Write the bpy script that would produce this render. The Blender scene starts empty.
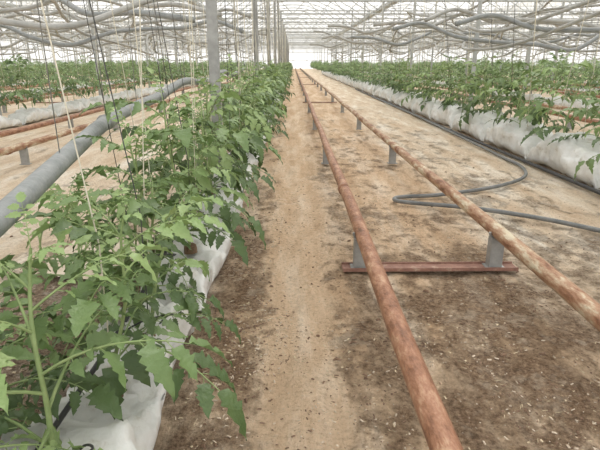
import bpy, math, random
from mathutils import Vector, Matrix, noise
random.seed(7)
scene = bpy.context.scene
scene.view_settings.view_transform = 'Standard'
COL = scene.collection

# ------------------------------------------------------------------ materials
def mat(name, build):
    m = bpy.data.materials.new(name); m.use_nodes = True
    nt = m.node_tree
    for n in list(nt.nodes): nt.nodes.remove(n)
    out = nt.nodes.new('ShaderNodeOutputMaterial')
    build(nt, out)
    return m
def N(nt, t, **kw):
    n = nt.nodes.new(t)
    for k, v in kw.items():
        if k in n.inputs: n.inputs[k].default_value = v
        else: setattr(n, k, v)
    return n
def ramp(nt, fac, stops):
    r = nt.nodes.new('ShaderNodeValToRGB')
    el = r.color_ramp.elements
    el[0].position = stops[0][0]; el[0].color = (*stops[0][1], 1)
    el[1].position = stops[-1][0]; el[1].color = (*stops[-1][1], 1)
    for p, c in stops[1:-1]:
        e = el.new(p); e.color = (*c, 1)
    nt.links.new(fac, r.inputs[0]); return r.outputs[0]
def noisy(name, stops, scale=8, rough=.6, bump=.1, metallic=0, detail=6, stretch=(1,1,1), bscale=None, spec=.4):
    def b(nt, out):
        tc = N(nt, 'ShaderNodeTexCoord'); mp = N(nt, 'ShaderNodeMapping'); mp.inputs['Scale'].default_value = stretch
        nt.links.new(tc.outputs['Object'], mp.inputs[0])
        nz = N(nt, 'ShaderNodeTexNoise', Scale=scale, Detail=detail, Roughness=.7)
        nt.links.new(mp.outputs[0], nz.inputs['Vector'])
        p = N(nt, 'ShaderNodeBsdfPrincipled', Roughness=rough, Metallic=metallic)
        p.inputs['Specular IOR Level'].default_value = spec
        nt.links.new(ramp(nt, nz.outputs[0], stops), p.inputs['Base Color'])
        n2 = N(nt, 'ShaderNodeTexNoise', Scale=bscale or scale*4, Detail=5)
        nt.links.new(mp.outputs[0], n2.inputs['Vector'])
        bp = N(nt, 'ShaderNodeBump', Strength=bump, Distance=.01)
        nt.links.new(n2.outputs[0], bp.inputs['Height']); nt.links.new(bp.outputs[0], p.inputs['Normal'])
        nt.links.new(p.outputs[0], out.inputs[0])
    return mat(name, b)
def leafmat(name, c1, c2):
    def b(nt, out):
        tc = N(nt, 'ShaderNodeTexCoord')
        nz = N(nt, 'ShaderNodeTexNoise', Scale=9, Detail=3)
        nt.links.new(tc.outputs['Object'], nz.inputs['Vector'])
        col = ramp(nt, nz.outputs[0], [(.3, c1), (.7, c2)])
        p = N(nt, 'ShaderNodeBsdfPrincipled', Roughness=.42)
        p.inputs['Specular IOR Level'].default_value = .6
        nt.links.new(col, p.inputs['Base Color'])
        n2 = N(nt, 'ShaderNodeTexNoise', Scale=110, Detail=2)
        nt.links.new(tc.outputs['Object'], n2.inputs['Vector'])
        bp = N(nt, 'ShaderNodeBump', Strength=.6, Distance=.004)
        nt.links.new(n2.outputs[0], bp.inputs['Height']); nt.links.new(bp.outputs[0], p.inputs['Normal'])
        tr = N(nt, 'ShaderNodeBsdfTranslucent'); nt.links.new(col, tr.inputs[0])
        mx = N(nt, 'ShaderNodeMixShader', Fac=.25)
        nt.links.new(p.outputs[0], mx.inputs[1]); nt.links.new(tr.outputs[0], mx.inputs[2])
        nt.links.new(mx.outputs[0], out.inputs[0])
    return mat(name, b)
M_leaf = [leafmat('leaf_dark', (.072,.125,.038), (.12,.185,.062)),
          leafmat('leaf_mid', (.135,.215,.07), (.20,.295,.105)),
          leafmat('leaf_young', (.24,.36,.12), (.35,.46,.19))]
M_leaf_far = [leafmat('hazed_leaf_dark', (.095,.155,.055), (.15,.22,.09)),  # same leaves, greens lightened so distance haze is painted into the colour
          leafmat('hazed_leaf_mid', (.17,.26,.10), (.23,.34,.14)),
          leafmat('hazed_leaf_young', (.26,.39,.16), (.34,.47,.22))]
M_stem = noisy('tomato_stem', [(.3,(.19,.27,.10)),(.7,(.33,.41,.18))], 14, .6, .2)
M_rust = noisy('rusty_pipe', [(.30,(.12,.055,.03)),(.42,(.24,.11,.06)),(.54,(.36,.18,.105)),(.67,(.52,.34,.22))], 26, .52, .7, detail=10, stretch=(1,.4,1), bscale=80, spec=.4)
M_rust2 = noisy('worn_painted_pipe', [(.33,(.15,.065,.035)),(.43,(.29,.145,.08)),(.52,(.42,.27,.17)),(.60,(.58,.50,.36))], 18, .55, .7, detail=10, stretch=(1,.3,1), bscale=80, spec=.35)
M_plate = noisy('red_steel', [(.3,(.17,.085,.06)),(.55,(.28,.15,.11)),(.72,(.48,.37,.28))], 22, .65, .3)
M_galv = noisy('galvanised_steel', [(.3,(.24,.24,.23)),(.7,(.40,.40,.38))], 10, .5, .1, metallic=.3)
M_galv_l = noisy('pale_galvanised', [(.3,(.36,.37,.36)),(.7,(.52,.53,.51))], 5, .55, .1)
M_hose = noisy('grey_heating_hose', [(.3,(.20,.215,.21)),(.6,(.29,.30,.295)),(.8,(.42,.42,.40))], 14, .5, .3)
M_hose_l = noisy('pale_heating_hose', [(.3,(.27,.27,.25)),(.7,(.48,.47,.44))], 6, .5, .2)
M_irr = noisy('irrigation_hose', [(.3,(.10,.11,.11)),(.7,(.22,.22,.21))], 12, .5, .2)
M_blk = noisy('black_tube', [(.3,(.02,.02,.022)),(.7,(.06,.06,.06))], 12, .45, .1)
M_bag = noisy('white_bag_film', [(.30,(.44,.40,.33)),(.42,(.68,.67,.63)),(.8,(.82,.83,.82))], 9, .38, 1.0, bscale=20, spec=.5)
M_twine = noisy('cream_twine', [(.3,(.60,.55,.42)),(.7,(.76,.72,.6))], 30, .8, .1)
M_twine_d = noisy('dark_twine', [(.3,(.05,.05,.05)),(.7,(.12,.12,.11))], 30, .8, .1)
M_plug = noisy('coir_plug', [(.3,(.10,.06,.035)),(.7,(.26,.17,.10))], 30, .9, .6)
M_deb = [noisy('bark_chip', [(.3,(.12,.07,.045)),(.7,(.26,.17,.11))], 20, .9, .2),
         noisy('straw_chip', [(.3,(.45,.35,.22)),(.7,(.64,.53,.37))], 20, .9, .2),
         noisy('sand_clod', [(.3,(.42,.33,.24)),(.7,(.62,.52,.40))], 20, .9, .2)]

def ground_mat(nt, out):
    L = nt.links.new
    tc = N(nt, 'ShaderNodeTexCoord'); sx = N(nt, 'ShaderNodeSeparateXYZ'); L(tc.outputs['Object'], sx.inputs[0])
    def math_(op, a, b=None, c=None, clamp=False):
        n = N(nt, 'ShaderNodeMath', operation=op, use_clamp=clamp)
        for i, v in enumerate((a, b, c)):
            if v is None: continue
            if isinstance(v, (int, float)): n.inputs[i].default_value = v
            else: L(v, n.inputs[i])
        return n.outputs[0]
    def ss(v, a, b):
        n = N(nt, 'ShaderNodeMapRange', interpolation_type='SMOOTHSTEP')
        L(v, n.inputs[0]); n.inputs[1].default_value = a; n.inputs[2].default_value = b; return n.outputs[0]
    def nz(s, d=6, r=.6, st=None):
        n = N(nt, 'ShaderNodeTexNoise', Scale=s, Detail=d, Roughness=r)
        if st:
            mp = N(nt, 'ShaderNodeMapping'); mp.inputs['Scale'].default_value = st
            L(tc.outputs['Object'], mp.inputs[0]); L(mp.outputs[0], n.inputs['Vector'])
        else: L(tc.outputs['Object'], n.inputs['Vector'])
        return n.outputs[0]
    X, Y = sx.outputs[0], sx.outputs[1]
    big = nz(1.9, 5); med = nz(6, 9, .75, (1.2, .7, 1)); fine = nz(60, 8, .8); streak = nz(2.5, 6, .65, (2.2, .35, 1)); blot = nz(13, 7, .7)
    sand = ramp(nt, streak, [(.3,(.58,.43,.29)),(.5,(.73,.60,.45)),(.66,(.87,.79,.67))])
    def mixc(f, a, b):
        m = N(nt, 'ShaderNodeMix', data_type='RGBA'); L(f, m.inputs[0])
        L(a, m.inputs[6]) if not isinstance(a, tuple) else setattr(m.inputs[6], 'default_value', (*a, 1))
        L(b, m.inputs[7]) if not isinstance(b, tuple) else setattr(m.inputs[7], 'default_value', (*b, 1))
        return m.outputs[2]
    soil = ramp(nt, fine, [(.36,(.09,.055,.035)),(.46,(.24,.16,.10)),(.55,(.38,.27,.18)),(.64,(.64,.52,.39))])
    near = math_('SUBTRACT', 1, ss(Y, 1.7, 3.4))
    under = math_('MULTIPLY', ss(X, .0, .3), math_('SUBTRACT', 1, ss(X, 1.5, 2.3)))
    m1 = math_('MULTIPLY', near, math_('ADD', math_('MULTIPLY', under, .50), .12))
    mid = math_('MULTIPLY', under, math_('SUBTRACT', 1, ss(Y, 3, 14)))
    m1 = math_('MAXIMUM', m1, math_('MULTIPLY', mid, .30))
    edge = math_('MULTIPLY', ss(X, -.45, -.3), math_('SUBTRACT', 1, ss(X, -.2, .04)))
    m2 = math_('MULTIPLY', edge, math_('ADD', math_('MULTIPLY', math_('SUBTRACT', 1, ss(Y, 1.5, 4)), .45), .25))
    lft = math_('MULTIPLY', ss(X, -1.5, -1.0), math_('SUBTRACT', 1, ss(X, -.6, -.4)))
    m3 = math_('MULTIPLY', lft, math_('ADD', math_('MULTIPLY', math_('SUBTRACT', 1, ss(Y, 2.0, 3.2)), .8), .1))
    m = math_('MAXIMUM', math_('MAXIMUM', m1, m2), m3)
    # worn pale trail down the middle of the walkway
    trail = math_('MULTIPLY', ss(X, -.16, -.02), math_('SUBTRACT', 1, ss(X, .06, .2)))
    m = math_('SUBTRACT', m, math_('MULTIPLY', trail, .35))
    v = math_('ADD', m, math_('MULTIPLY', math_('SUBTRACT', med, .5), 2.5))
    v = math_('ADD', v, math_('MULTIPLY', math_('SUBTRACT', big, .5), 1.6))
    v = math_('ADD', v, math_('MULTIPLY', math_('SUBTRACT', blot, .5), 1.5))
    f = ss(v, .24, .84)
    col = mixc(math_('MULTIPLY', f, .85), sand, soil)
    lime = ss(math_('ADD', math_('MULTIPLY', blot, .5), math_('MULTIPLY', big, .5)), .53, .62)
    col = mixc(math_('MULTIPLY', lime, .55), col, (.82,.74,.62))
    path = math_('MULTIPLY', ss(X, -.5, -.2), math_('SUBTRACT', 1, ss(X, .9, 1.2)))
    m_ = N(nt, 'ShaderNodeMix', data_type='RGBA', blend_type='MULTIPLY'); L(path, m_.inputs[0]); L(col, m_.inputs[6]); m_.inputs[7].default_value = (.94,.85,.77,1)
    col = m_.outputs[2]
    g = ramp(nt, fine, [(.35,(.62,.58,.54)),(.50,(1,1,1)),(.68,(1.15,1.14,1.12))])
    m4 = N(nt, 'ShaderNodeMix', data_type='RGBA', blend_type='MULTIPLY'); m4.inputs[0].default_value = .8; L(col, m4.inputs[6]); L(g, m4.inputs[7])
    p = N(nt, 'ShaderNodeBsdfPrincipled', Roughness=.92); p.inputs['Specular IOR Level'].default_value = .15
    L(m4.outputs[2], p.inputs['Base Color'])
    h = math_('ADD', math_('MULTIPLY', fine, math_('ADD', .5, f)), math_('MULTIPLY', med, 1.6))
    bp = N(nt, 'ShaderNodeBump', Strength=1, Distance=.03); L(h, bp.inputs['Height']); L(bp.outputs[0], p.inputs['Normal'])
    L(p.outputs[0], out.inputs[0])
M_ground = mat('sandy_soil', ground_mat)

def film(nt, out):
    tr = N(nt, 'ShaderNodeBsdfTransparent', Color=(.93,.93,.92,1)); tl = N(nt, 'ShaderNodeBsdfTranslucent', Color=(.82,.82,.80,1)); df = N(nt, 'ShaderNodeBsdfDiffuse', Color=(.75,.75,.73,1))
    a = N(nt, 'ShaderNodeMixShader', Fac=.4); nt.links.new(tl.outputs[0], a.inputs[1]); nt.links.new(df.outputs[0], a.inputs[2])
    b = N(nt, 'ShaderNodeMixShader', Fac=.52); nt.links.new(tr.outputs[0], b.inputs[1]); nt.links.new(a.outputs[0], b.inputs[2])
    nt.links.new(b.outputs[0], out.inputs[0])
M_film = mat('greenhouse_film', film)

# ------------------------------------------------------------------ mesh builder
class MB:
    def __init__(s): s.v=[]; s.f=[]; s.m=[]
    def face(s, idx, m=0): s.f.append(idx); s.m.append(m)
    def tube(s, pts, r, n=8, m=0, caps=True):
        pts=[Vector(p) for p in pts]; k=len(pts)
        rs = r if isinstance(r,(list,tuple)) else [r]*k
        prev=None; base=len(s.v)
        for i,p in enumerate(pts):
            t=(pts[min(i+1,k-1)]-pts[max(i-1,0)]).normalized()
            if prev is None:
                a=Vector((0,0,1)) if abs(t.z)<.9 else Vector((1,0,0))
                u=t.cross(a).normalized()
            else:
                u=(prev-t*prev.dot(t)).normalized()
            prev=u; w=t.cross(u)
            for j in range(n):
                an=2*math.pi*j/n
                s.v.append(p+(u*math.cos(an)+w*math.sin(an))*rs[i])
        for i in range(k-1):
            for j in range(n):
                a=base+i*n+j; b=base+i*n+(j+1)%n
                s.face((a,b,b+n,a+n),m)
        if caps:
            s.face(tuple(base+j for j in range(n))[::-1],m)
            s.face(tuple(base+(k-1)*n+j for j in range(n)),m)
    def box(s, c, d, m=0, rot=0):
        b=len(s.v); R=Matrix.Rotation(rot,3,'Z')
        for x in(-1,1):
            for y in(-1,1):
                for z in(-1,1):
                    s.v.append(R@Vector((x*d[0]/2,y*d[1]/2,z*d[2]/2))+Vector(c))
        for q in((0,1,3,2),(4,6,7,5),(0,4,5,1),(2,3,7,6),(0,2,6,4),(1,5,7,3)): s.face(tuple(b+i for i in q),m)
    def obj(s, name, mats, smooth=True, parent=None, loc=None):
        me=s.mesh(name,mats,smooth); return place(name,me,parent,loc)
    def mesh(s,name,mats,smooth=True):
        me=bpy.data.meshes.new(name); me.from_pydata([tuple(v) for v in s.v],[],s.f)
        for m in mats: me.materials.append(m)
        me.polygons.foreach_set('material_index',s.m)
        me.polygons.foreach_set('use_smooth',[smooth]*len(s.f)); me.update(); return me
def place(name,me,parent=None,loc=None,rz=0,sc=1):
    o=bpy.data.objects.new(name,me); COL.objects.link(o)
    if loc: o.location=loc
    o.rotation_euler=(0,0,rz); o.scale=(sc,sc,sc)
    if parent: o.parent=parent
    return o
def empty(name,loc=(0,0,0)):
    o=bpy.data.objects.new(name,None); COL.objects.link(o); o.location=loc; o.empty_display_size=.2; return o
def spline(pts, per=8):
    P=[Vector(p) for p in pts]; P=[P[0]*2-P[1]]+P+[P[-1]*2-P[-2]]; out=[]
    for i in range(1,len(P)-2):
        a,b,c,d=P[i-1:i+3]
        for k in range(per):
            t=k/per
            out.append(.5*((2*b)+(c-a)*t+(2*a-5*b+4*c-d)*t*t+(3*b-a-3*c+d)*t**3))
    out.append(P[-2]); return out

# ------------------------------------------------------------------ ground
random.seed(77)
prints=[]
yy=1.0
while yy<9:
    for sd in(-1,1):
        prints.append((.03+sd*random.uniform(.04,.1),yy+sd*.12+random.uniform(-.05,.05),random.uniform(-.2,.2)))
    yy+=.42
def gz(x,y):
    z=.012*noise.noise(Vector((x*2.2,y*1.6,0)))+.009*noise.noise(Vector((x*7,y*6,3)))
    if y<9: z+=.007*noise.noise(Vector((x*20,y*18,5)))
    if abs(x)<.3 and y<9.3:
        for px,py,pa in prints:
            if abs(y-py)<.2:
                dx=x-px+pa*(y-py); dy=y-py
                z-=.014*math.exp(-(dx/.042)**4-(dy/.12)**4)
    z+=.014*math.exp(-((x-.2)/.06)**2)*(.5+noise.noise(Vector((x*5,y*3,7))))
    z+=.02*math.exp(-((x+.95)/.22)**2)*max(0,1-y/4)*(1+noise.noise(Vector((x*9,y*9,1))))
    return z-.010
def axis(a,b,fine0,fine1,st,gr):
    xs=[]; x=fine0
    while x<fine1: xs.append(x); x+=st
    s=st
    while x<b: xs.append(x); s*=gr; x+=s
    xs.append(b); x=fine0; s=st; lo=[]
    while True:
        s*=gr; x-=s
        if x<a: break
        lo.append(x)
    lo.append(a); return lo[::-1]+xs
xs=axis(-26,26,-1.7,2.2,.022,1.12); ys=axis(-3,76,.7,5,.025,1.06)
g=MB()
for y in ys:
    for x in xs: g.v.append(Vector((x,y,gz(x,y))))
nx=len(xs)
for j in range(len(ys)-1):
    for i in range(nx-1):
        a=j*nx+i; g.face((a,a+1,a+1+nx,a+nx))
g.obj('ground',[M_ground])

# debris
d=MB()
def chip(x,y,s,m,flat=.25,el=1):
    z=gz(x,y)+s*.10; an=random.random()*6.28; R=Matrix.Rotation(an,3,'Z')@Matrix.Rotation(random.uniform(-.5,.5),3,'X')
    b=len(d.v); l=s*random.uniform(.6,1.6)*el; w=s*random.uniform(.3,.8); h=s*flat*random.uniform(.6,1.4)
    for p in((-l,-w*.6,0),(l*.8,-w,0),(l,w*.5,0),(-l*.7,w,0),(-l*.5,-w*.3,h),(l*.5,-w*.4,h),(l*.4,w*.4,h),(-l*.4,w*.5,h)):
        d.v.append(R@(Vector(p)*.5)+Vector((x,y,z)))
    for q in((0,3,2,1),(4,5,6,7),(0,1,5,4),(1,2,6,5),(2,3,7,6),(3,0,4,7)): d.face(tuple(b+i for i in q),m)
for i in range(26000):
    r=random.random()
    if r<.44: x=random.gauss(.85,.6); y=.8+abs(random.gauss(0,1.3))
    elif r<.66: x=random.gauss(-.2,.12); y=.8+abs(random.gauss(0,1.8))
    elif r<.84: x=random.gauss(-.95,.2); y=.7+abs(random.gauss(0,1.1))
    else: x=random.uniform(-1.6,2); y=random.uniform(.8,8)
    if noise.noise(Vector((x*3,y*3,9)))<-.02 and random.random()<.75: continue
    q=random.random()
    if q<.012: chip(x,y,random.uniform(.012,.02),0,.6)
    elif q<.05: chip(x,y,.004,1,.5,random.uniform(3,7))
    else: chip(x,y,random.choice((.003,.004,.005,.006,.008,.011)),random.choice((0,0,0,1,2,2)))
d.obj('soil_debris',M_deb,False)

# ------------------------------------------------------------------ rail tracks
ZP=.18; RP=.031
def rails(cx, y0, y1, name='pipe_rail_track'):
    e=empty(name,(cx,0,0))
    for k,(x,mm) in enumerate(((-.305,M_rust),(.305,M_rust2))):
        b=MB()
        pts=[(x+.005*math.sin(i*.9+k+cx),y0+(y1-y0)*i/160,ZP+.004*math.sin(i*.7+k)) for i in range(161)]
        b.tube(pts,RP,14)
        y=2.9+k*1.4
        while y<30:
            b.tube([(x,y-.03,ZP),(x,y+.03,ZP)],RP+.0035,14); y+=6
        b.obj('rail_pipe_%d'%(k+1),[mm],parent=e)
    b=MB(); y=2.10; s=MB(); i=0
    while y<y1:
        if i%4==0:
            b.box((0.01,y,.010),(.79,.075,.008)); b.box((0.01,y-.035,.014),(.79,.006,.016)); b.box((0.01,y+.035,.014),(.79,.006,.016))
        for x in(-.305,.305):
            s.box((x,y-.02,.082),(.058,.006,.145)); s.box((x-.027,y,.082),(.006,.04,.145)); s.box((x+.027,y,.082),(.006,.04,.145))
            s.box((x,y,.015),(.085,.06,.006))
            s.tube([(x+math.cos(a)*(RP+.003),y-.0,ZP+math.sin(a)*(RP+.003)) for a in [math.pi+.05+i_*(math.pi-.1)/8 for i_ in range(9)]],.006,6)
        y+=2.45; i+=1
    b.obj('sleepers',[M_plate],False,e); s.obj('stands',[M_galv],False,e)
rails(.605,-1,70)
for c in(-2.75,4.15,-5.6,6.95,-8.4,9.7): rails(c,.5,60)

# ------------------------------------------------------------------ tomato plants
GA=2.39996
def leaflet(b,P,D,Nn,L,W,m,det):
    D=D.normalized(); S=D.cross(Nn).normalized(); Nn=S.cross(D)
    k=11 if det else 4
    base=len(b.v); fold=random.uniform(.1,.6); dr=random.uniform(.1,.6); tw=random.uniform(-.3,.3); wv=random.uniform(0,6)
    for i in range(k+1):
        t=i/k
        w=W*(math.sin(math.pi*min(1,(t*.97+.03))**.66))**.9 if t<1 else 0
        if det and 0<i<k: w*= (1.14 if i%2 else .76)
        elif i==k: w=0
        back=-.035*L if (det and i%2) else 0
        c=P+D*(t*L)-Nn*(dr*t*t*L)
        for sd in(-1,1):
            b.v.append(c+S*(sd*w)+Nn*(fold*w+tw*sd*w+W*.15*math.sin(i*1.9+wv+sd))+D*back)
        b.v.append(c)
    for i in range(k):
        a=base+i*3
        b.face((a,a+2,a+5,a+3),m); b.face((a+2,a+1,a+4,a+5),m)
def leaf(b,P,az,el,R,m,det,droop=1.5,big=1.0):
    pts=[P]; p=P.copy(); n=8 if det else 5
    T=[]
    for i in range(n):
        e=el-droop*(i/n)**1.2
        az+=random.uniform(-.1,.1)
        t=Vector((math.cos(az)*math.cos(e),math.sin(az)*math.cos(e),math.sin(e))); T.append(t)
        p=p+t*(R/n); pts.append(p.copy())
    b.tube(pts,[.0028*(1-.7*i/n)*(R/.22) for i in range(n+1)],5 if det else 3,3,False)
    def at(u):
        f=min(u*n,n-1e-4); i=int(f); return pts[i].lerp(pts[i+1],f-i),T[i]
    for u,s in (((.26,.5),(.45,.8),(.64,.95),(.82,.85)) if det else ((.34,.8),(.6,1.05),(.82,1.0))):
        for sd in(-1,1):
            q,t=at(u+random.uniform(-.03,.03)); S=t.cross(Vector((0,0,1))).normalized(); Nn=S.cross(t).normalized()
            a=random.uniform(.8,1.25); D=t*math.cos(a)+S*sd*math.sin(a)-Nn*random.uniform(-.15,.4)
            pl=R*.07; L=R*.32*s*random.uniform(.75,1.2)*big
            if det: b.tube([q,q+D*pl],.0011,3,3,False)
            leaflet(b,q+D*pl,D+t*.15-Vector((0,0,.2)),Nn+Vector((random.uniform(-.5,.5),random.uniform(-.5,.5),0)),L,L*.255,m,det)
    if det:
        for u in(.36,.55,.73):
            for sd in(-1,1):
                q,t=at(u); S=t.cross(Vector((0,0,1))).normalized(); Nn=S.cross(t).normalized()
                leaflet(b,q,S*sd+t*.4,Nn,R*.08*big,R*.028*big,m,False)
    q,t=at(1); S=t.cross(Vector((0,0,1))).normalized()
    leaflet(b,q,t,S.cross(t),R*.36*big,R*.10*big,m,det)
def plant(b,o,h,det,lean=(0,0),lmax=.27,t0=.12,sp=.037):
    o=Vector(o); n=10; pts=[]
    ph=random.random()*6
    for i in range(n+1):
        t=i/n
        pts.append(o+Vector((lean[0]*t+.018*math.sin(t*7+ph)*t,lean[1]*t+.018*math.cos(t*6+ph)*t,h*t)))
    b.tube(pts,[.0062*(1-.55*i/n) for i in range(n+1)],7 if det else 4,3,False)
    k=max(6,int(h/sp)); az=random.random()*6.28
    for j in range(k):
        t=t0+(1-t0)*(j/(k-1))
        f=t*n; i=min(int(f),n-1); P=pts[i].lerp(pts[i+1],f-i)
        prof=math.sin(math.pi*min(1,(.30+.62*t)))**.7
        R=lmax*(.30+.75*prof)*random.uniform(.65,1.22)
        if t>.9: R*=.65
        el=.30+.75*t+random.uniform(-.35,.35)
        m=0 if t<.35 else (1 if t<.8 else 2)
        if random.random()<.3: m=max(0,m-1)
        elif random.random()<.3: m=min(2,m+1)
        leaf(b,P,az,el,R,m,det,droop=random.uniform(.8,1.8)*(1-.35*t))
        az+=GA+random.uniform(-.4,.4)
    return pts
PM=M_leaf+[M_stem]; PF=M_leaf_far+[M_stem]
variants=[]
for i in range(9):
    random.seed(100+i); b=MB(); plant(b,(0,0,0),[.42,.48,.56,.36,.50,.60,.44,.54,.34][i],True,(random.uniform(-.09,.09),random.uniform(-.09,.09)),lmax=[.27,.29,.27,.24,.29,.28,.26,.29,.24][i],t0=.16,sp=.035)
    variants.append(b.mesh('tomato_plant_mesh',PM))
def mkchunks(seed,hs,sp,lm,mats,step):
    out=[]
    for i in range(3):
        random.seed(seed+i); b=MB(); y=.15
        while y<3:
            plant(b,(random.uniform(-.07,.07),y,.16),random.uniform(*hs),False,(random.uniform(-.1,.1),random.uniform(-.1,.1)),lmax=lm,t0=.2,sp=sp); y+=random.uniform(*step)
        out.append(b.mesh('tomato_row_section',mats))
    return out
chunksA=mkchunks(300,(.46,.68),.038,.29,PM,(.28,.34))
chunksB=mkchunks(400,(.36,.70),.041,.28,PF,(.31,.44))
random.seed(5)
XR=-.47
near=empty('tomato_plant_row',(XR,0,0)); k=0; y=.78; bases=[]
while y<8.6:
    v=variants[(k*4)%9]; dx=random.uniform(-.07,.04)
    place('tomato_plant_%d'%(k+1),v,near,(dx,y,.12),random.random()*6.28,random.uniform(.88,1.1)*(1+min(y,6)*.035))
    bases.append((XR+dx,y)); y+=random.uniform(.21,.29); k+=1
for i,(x,y,s_) in enumerate(((-.17,.72,.95),(-.19,1.05,.95),(-.17,1.45,.85),(-.18,1.95,.8))):
    place('side_tomato_plant_%d'%(i+1),variants[(i*2+1)%9],near,(x,y,.0),random.random()*6.28,s_)
for c in range(20):
    place('row_section_%d'%(c+1),chunksA[c%3],near,(0,8.7+c*3,0),0,1.0)
rowx=[2.42,5.6,8.3,11.1,13.9,16.7,19.5,-4.2,-7,-9.8,-12.6,-15.4,-18.2,-21]
for r in rowx:
    if r==2.42:
        e=empty('tomato_plant_row',(r,0,0)); y=2.5; k=0
        while y<12.5:
            place('tomato_plant_%d'%(k+1),variants[(k*5+2)%9],e,(random.uniform(-.10,.06),y,.22),random.random()*6.28,random.uniform(.9,1.3)); y+=random.uniform(.28,.42); k+=1
    else:
        e=empty('tomato_plant_row',(r,0,0)); y=2.5
    j=random.randrange(3)
    while y<66:
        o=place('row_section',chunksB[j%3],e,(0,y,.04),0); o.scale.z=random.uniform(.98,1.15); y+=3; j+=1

# ------------------------------------------------------------------ grow bags
def bag(b,x,y0,L,W,H,seed,m=0,cr=1.0,sx=0):
    n=44; c=30; base=len(b.v)
    for i in range(n+1):
        t=i/n; e=min(1,math.sin(math.pi*min(max(t,.0),1))*3.2) ; e=max(e,.0)**.5
        hh=H*(.10+.90*e)*(1+.13*cr*math.sin(t*9+seed)); ww=W*(.92+.08*e)*(1+.05*cr*math.sin(t*7+seed*3))
        for j in range(c):
            a=2*math.pi*j/c; ca,sa=math.cos(a),math.sin(a)
            px=math.copysign(abs(ca)**.6,ca)*ww/2; pz=math.copysign(abs(sa)**.7,sa)*hh/2+hh/2
            q=Vector((px*9,t*L*9,pz*12+seed*7))
            nn=noise.noise(q)*.02+abs(noise.noise(q*2.3))*.018-.016*(1-abs(noise.noise(q*1.4)))**6
            nn*=cr
            if pz<.01: nn=0
            b.v.append(Vector((x+sx*t+px*(1+nn*3),y0+t*L,max(.0,pz+nn*1.0))))
    for i in range(n):
        for j in range(c):
            a=base+i*c+j; q=base+i*c+(j+1)%c; b.face((a,q,q+c,a+c),m)
    b.face(tuple(base+j for j in range(c)),m); b.face(tuple(base+n*c+j for j in range(c))[::-1],m)
random.seed(31)
b=MB(); y=.62; s=0
while y<66:
    bag(b,XR+.015+random.uniform(-.012,.012),y,.93,.27,.125,s,cr=2.2,sx=random.uniform(-.02,.02)); y+=1.04; s+=1
b.obj('grow_bag_row',[M_bag])
for r in rowx:
    b=MB(); y=1.2 if abs(r)<3 else 3
    w,h=(.44,.26) if r==2.42 else (.32,.17)
    while y<(40 if abs(r)<9 else 20):
        bag(b,r,y,1.10,w,h*random.uniform(.88,1.08),s,cr=1.7); y+=1.18; s+=1
    b.obj('grow_bag_row',[M_bag])
b=MB()
for x,y in bases:
    n=10; base=len(b.v)
    for z,r in((.10,.030),(.13,.028),(.137,.022),(.138,.0)):
        for j in range(n): b.v.append(Vector((x+r*math.cos(j*6.283/n),y+r*math.sin(j*6.283/n),z+random.uniform(-.003,.003))))
    for i in range(3):
        for j in range(n):
            a=base+i*n+j;q=base+i*n+(j+1)%n; b.face((a,q,q+n,a+n))
b.obj('coir_plugs',[M_plug])
b=MB()
b.tube(spline([(XR-.06+.02*math.sin(i*1.3),.5+i*.6,.155) for i in range(30)],6),.007,8)
for x,y in bases[::2]:
    b.tube(spline([(XR-.06,y-.12,.16),(x+.02,y-.10,.23),(x+.09,y-.02,.21),(x+.05,y+.04,.17),(x+.02,y+.01,.14)],5),.0028,5)
b.obj('drip_irrigation_line',[M_blk])
b=MB(); n=22
for i in range(n+1):
    for j in range(n+1):
        u=i/n; v=j/n
        x=-.62-.5*u; yy=1.9+.6*v+.1*u
        b.v.append(Vector((x,yy,.018+.10*max(0,1-u*3)+.03*abs(noise.noise(Vector((u*4,v*5,2))))+.014*noise.noise(Vector((u*12,v*12,1)))+.01)))
for i in range(n):
    for j in range(n):
        a=i*(n+1)+j; b.face((a,a+1,a+n+2,a+n+1))
M_cloth=noisy('dusty_film',[(.3,(.46,.38,.28)),(.7,(.66,.58,.46))],9,.8,.4)
b.obj('plastic_sheet',[M_cloth])

# ------------------------------------------------------------------ hoses
b=MB()
P=[(-.50,.2,.55),(-.58,.6,.56),(-.63,1.0,.575),(-.70,1.5,.615),(-.77,2.1,.665),(-.82,2.7,.68),(-.84,3.3,.70),(-.83,4.0,.76),(-.86,5,.72),(-.82,6.2,.79),(-.88,7.5,.72),(-.84,9,.79),(-.88,11,.74),(-.84,14,.8),(-.86,18,.78),(-.85,26,.8),(-.85,40,.8)]
b.tube(spline(P,8),.028,14)
for q in P[4:13:2]:
    b.tube([(q[0],q[1]-.025,q[2]+.0),(q[0],q[1]+.025,q[2]+.0)],.033,12,1)
for q in P[3:14]:
    b.tube([(q[0],q[1],q[2]+.02),(q[0],q[1],2.45)],.0018,4,1)
b.obj('heating_hose',[M_hose,M_galv])
b=MB()
b.tube(spline([(2.12,14,.02),(2.12,9,.02),(2.10,7.6,.02),(2.06,5.6,.02),(2.03,4.8,.02),(2.02,4.35,.02),(1.86,3.93,.02),(1.5,3.6,.02),(1.02,3.37,.02),(.76,3.32,.02),(.68,3.26,.02),(.74,3.17,.022),(1.12,3.03,.022),(1.45,2.82,.02),(1.70,2.56,.02),(2.0,2.2,.02)],8),.0135,10)
b.obj('irrigation_hose',[M_irr])
b=MB()
b.tube(spline([(2.15+.02*math.sin(i),1+i*1.3,.02) for i in range(14)],5),.016,8)
b.obj('drip_supply_pipe',[M_blk])

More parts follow.
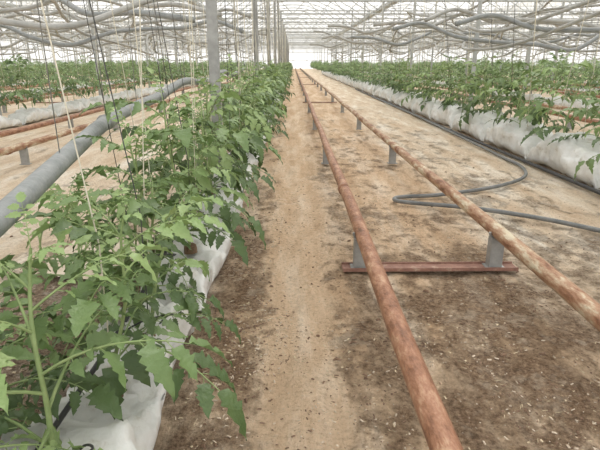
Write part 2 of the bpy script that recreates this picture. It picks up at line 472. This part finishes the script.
def wavy(name,f,n,r,m,hang=True,top=2.45):
    b=MB(); pts=[Vector(f(i)) for i in range(n)]
    b.tube(spline(pts,6),r,10)
    if hang:
        for p in pts[::2]: b.tube([p+Vector((0,0,r)),(p.x,p.y,top)],.002,4,1)
    b.obj(name,[m,M_galv])
random.seed(21)
for r in(2.6,4.2,5.6,8.1,11,-2.6,-4.2,-6.8,-9.6,-12.4,14,17):
    for z0 in(1.26,1.5,1.8):
        ph=random.random()*6; a=random.uniform(.2,.45); za=random.uniform(.12,.24); f1=random.uniform(1.0,1.6)
        wavy('raised_heating_hose',lambda i:(r+a*math.sin(i*f1+ph)+.08*math.sin(i*.6),(3.2 if abs(r)>3 else 4.2)+i*.95+.0,z0+za*math.sin(i*.95+ph*2)+.05*math.sin(i*2.1)),36,.019,M_hose_l)
for (x0,x1,Y,z0,rr,mm) in((1.7,9,5.3,1.22,.026,0),(1.6,11,6.4,1.36,.024,1),(1.5,11,7.6,1.24,.028,0),(1.3,14,9,1.55,.028,1),(1.2,14,11,1.4,.028,0),(.9,16,13.5,1.75,.03,1),(.9,16,16,1.5,.034,1),(.8,20,20,1.9,.036,1),(.8,20,25,1.7,.04,1),
                    (-.75,-8,4.6,1.36,.024,0),(-.7,-10,5.8,1.5,.024,1),(-.7,-10,7.4,1.30,.028,0),(-.75,-12,9.4,1.6,.028,1),(-.7,-14,13,1.8,.03,1),(-.7,-14,15,1.5,.034,1),(-.7,-18,19,1.9,.036,1),(-.45,-6,3.7,1.27,.02,1)):
    ph=random.random()*6; n=int(abs(x1-x0)/.42); za=random.uniform(.10,.18)
    wavy('crossing_heating_hose',lambda i:(x0+(x1-x0)*i/(n-1),Y+.5*math.sin(i*.8+ph),z0+za*math.sin(i*.9+ph)+.06*math.sin(i*2.1)),n,rr,(M_hose,M_hose_l)[mm])

# ------------------------------------------------------------------ greenhouse frame
allrows=[-.47]+rowx
e=empty('greenhouse_frame')
b=MB(); b2=MB(); DY=4.16
for r in allrows:
    y=3.71-.10
    while y<72:
        if r==-.47: b.box((-.54,y,1.55),(.07,.045,3.1)); b.box((-.54,y,.02),(.1,.045,.02))
        else:
            px=r-.24 if r!=2.42 else r+.27
            b2.box((px,y,1.55),(.05,.04,3.1)); b2.box((px,y,.02),(.1,.1,.02))
        y+=DY
b.obj('posts',[M_galv],False,e); b2.obj('slim_posts',[M_galv_l],False,e)
b=MB()
y=3.61
while y<74:
    b.tube([(-25,y,2.62),(25,y,2.62)],.028,6); b.tube([(-25,y,3.1),(25,y,3.1)],.03,6)
    x=-25
    while x<25:
        b.tube([(x,y,2.62),(x+.5,y,3.1)],.012,4); b.tube([(x+.5,y,3.1),(x+1,y,2.62)],.012,4); x+=1
    y+=DY
b.obj('trusses',[M_galv_l],False,e)
b=MB()
for r in allrows:
    for o_ in(0,-.35,.3): b.tube([(r+o_,0,2.45),(r+o_,74,2.45)],.005,4)
for x in(-20,-12,-4,4,12,20): b.box((x,37,3.18),(.25,76,.12))
y=2
while y<74:
    b.tube([(-25,y,2.46),(25,y,2.46)],.007,4); b.tube([(-25,y+.7,2.2),(25,y+.7,2.2)],.006,4); y+=2.1
b.obj('crop_wires_and_gutters',[M_galv_l],False,e)
def rz(x):
    u=((x+20)/8)%1; return 3.25+1.5*math.sin(math.pi*u)
rx=[-26+i*.5 for i in range(105)]
b=MB()
for i,x in enumerate(rx):
    b.v.append(Vector((x,-4,rz(x)))); b.v.append(Vector((x,76,rz(x))))
for i in range(len(rx)-1): b.face((2*i,2*i+1,2*i+3,2*i+2))
b.obj('ceiling',[M_film])
b=MB(); y=0
while y<76:
    b.tube([(x,y,rz(x)-.04) for x in rx],.022,5); y+=2.1
b.obj('roof_arches',[M_galv_l],False,e)
def wall(name,p,q):
    b=MB(); p=Vector(p);q=Vector(q)
    for a in(p,q):
        b.v.append(Vector((a.x,a.y,-.05))); b.v.append(Vector((a.x,a.y,4.75)))
    b.face((0,2,3,1)); b.obj(name,[M_film])
    b=MB(); n=int((q-p).length/2)
    for i in range(n+1):
        a=p.lerp(q,i/n); b.box((a.x,a.y,2.3),(.06,.06,4.6))
    for z in(1.1,2.2,3.3,4.4): b.tube([(p.x,p.y,z),(q.x,q.y,z)],.03,5)
    b.obj('trim_'+name.split('_')[1],[M_galv_l],False)
wall('wall_back',(-26,75.8,0),(26,75.8,0)); wall('wall_left',(-25.8,-4,0),(-25.8,75.8,0)); wall('wall_right',(25.8,-4,0),(25.8,75.8,0))

b=MB(); random.seed(9)
for i,(x,y) in enumerate(bases):
    m=0 if random.random()<.55 else 1
    if y<.95: continue
    dx=random.uniform(-.08,.08)
    pts=[(x+.01,y,.2),(x+.015,y+.01,.5),(x+dx,y+.02,1.2),(x+dx,y+.02,2.45)]
    b.tube(pts,.0017 if y<4 else .0022,5,m)
    if y>1.6: b.tube([(x-.12+dx,y+.1,.25),(x-.2+dx,y+.1,1.2),(x-.22+dx,y+.1,2.45)],.0015,4,1-m)
y=8.7
while y<34: b.tube([(XR+random.uniform(-.1,.1),y,.3),(XR+random.uniform(-.3,.1),y,2.45)],.003,4,random.choice((0,0,1))); y+=.3
for r in rowx:
    y=2.8
    while y<(34 if abs(r)<12 else 22):
        b.tube([(r+random.uniform(-.15,.15),y,.3),(r+random.uniform(-.35,.15),y,2.45)],.0027,4,random.choice((0,0,1))); y+=.42
b.obj('training_strings',[M_twine,M_twine_d])

# ------------------------------------------------------------------ light
w=bpy.data.worlds.new('World'); scene.world=w; w.use_nodes=True; nt=w.node_tree
bg=nt.nodes['Background']; bg.inputs[0].default_value=(.985,.985,.99,1); bg.inputs[1].default_value=1.62
s=bpy.data.lights.new('sun','SUN'); s.energy=2.3; s.angle=math.radians(28); s.color=(1,.97,.92)
so=bpy.data.objects.new('sun',s); COL.objects.link(so); so.rotation_euler=(math.radians(-28),math.radians(16),0)

# ------------------------------------------------------------------ camera
c=bpy.data.cameras.new('camera'); c.lens=30; c.sensor_width=36; c.clip_start=.02; c.clip_end=300
co=bpy.data.objects.new('camera',c); COL.objects.link(co); co.location=(0,0,.9)
co.rotation_euler=(math.radians(90-18.05),0,math.radians(-.76)); scene.camera=co
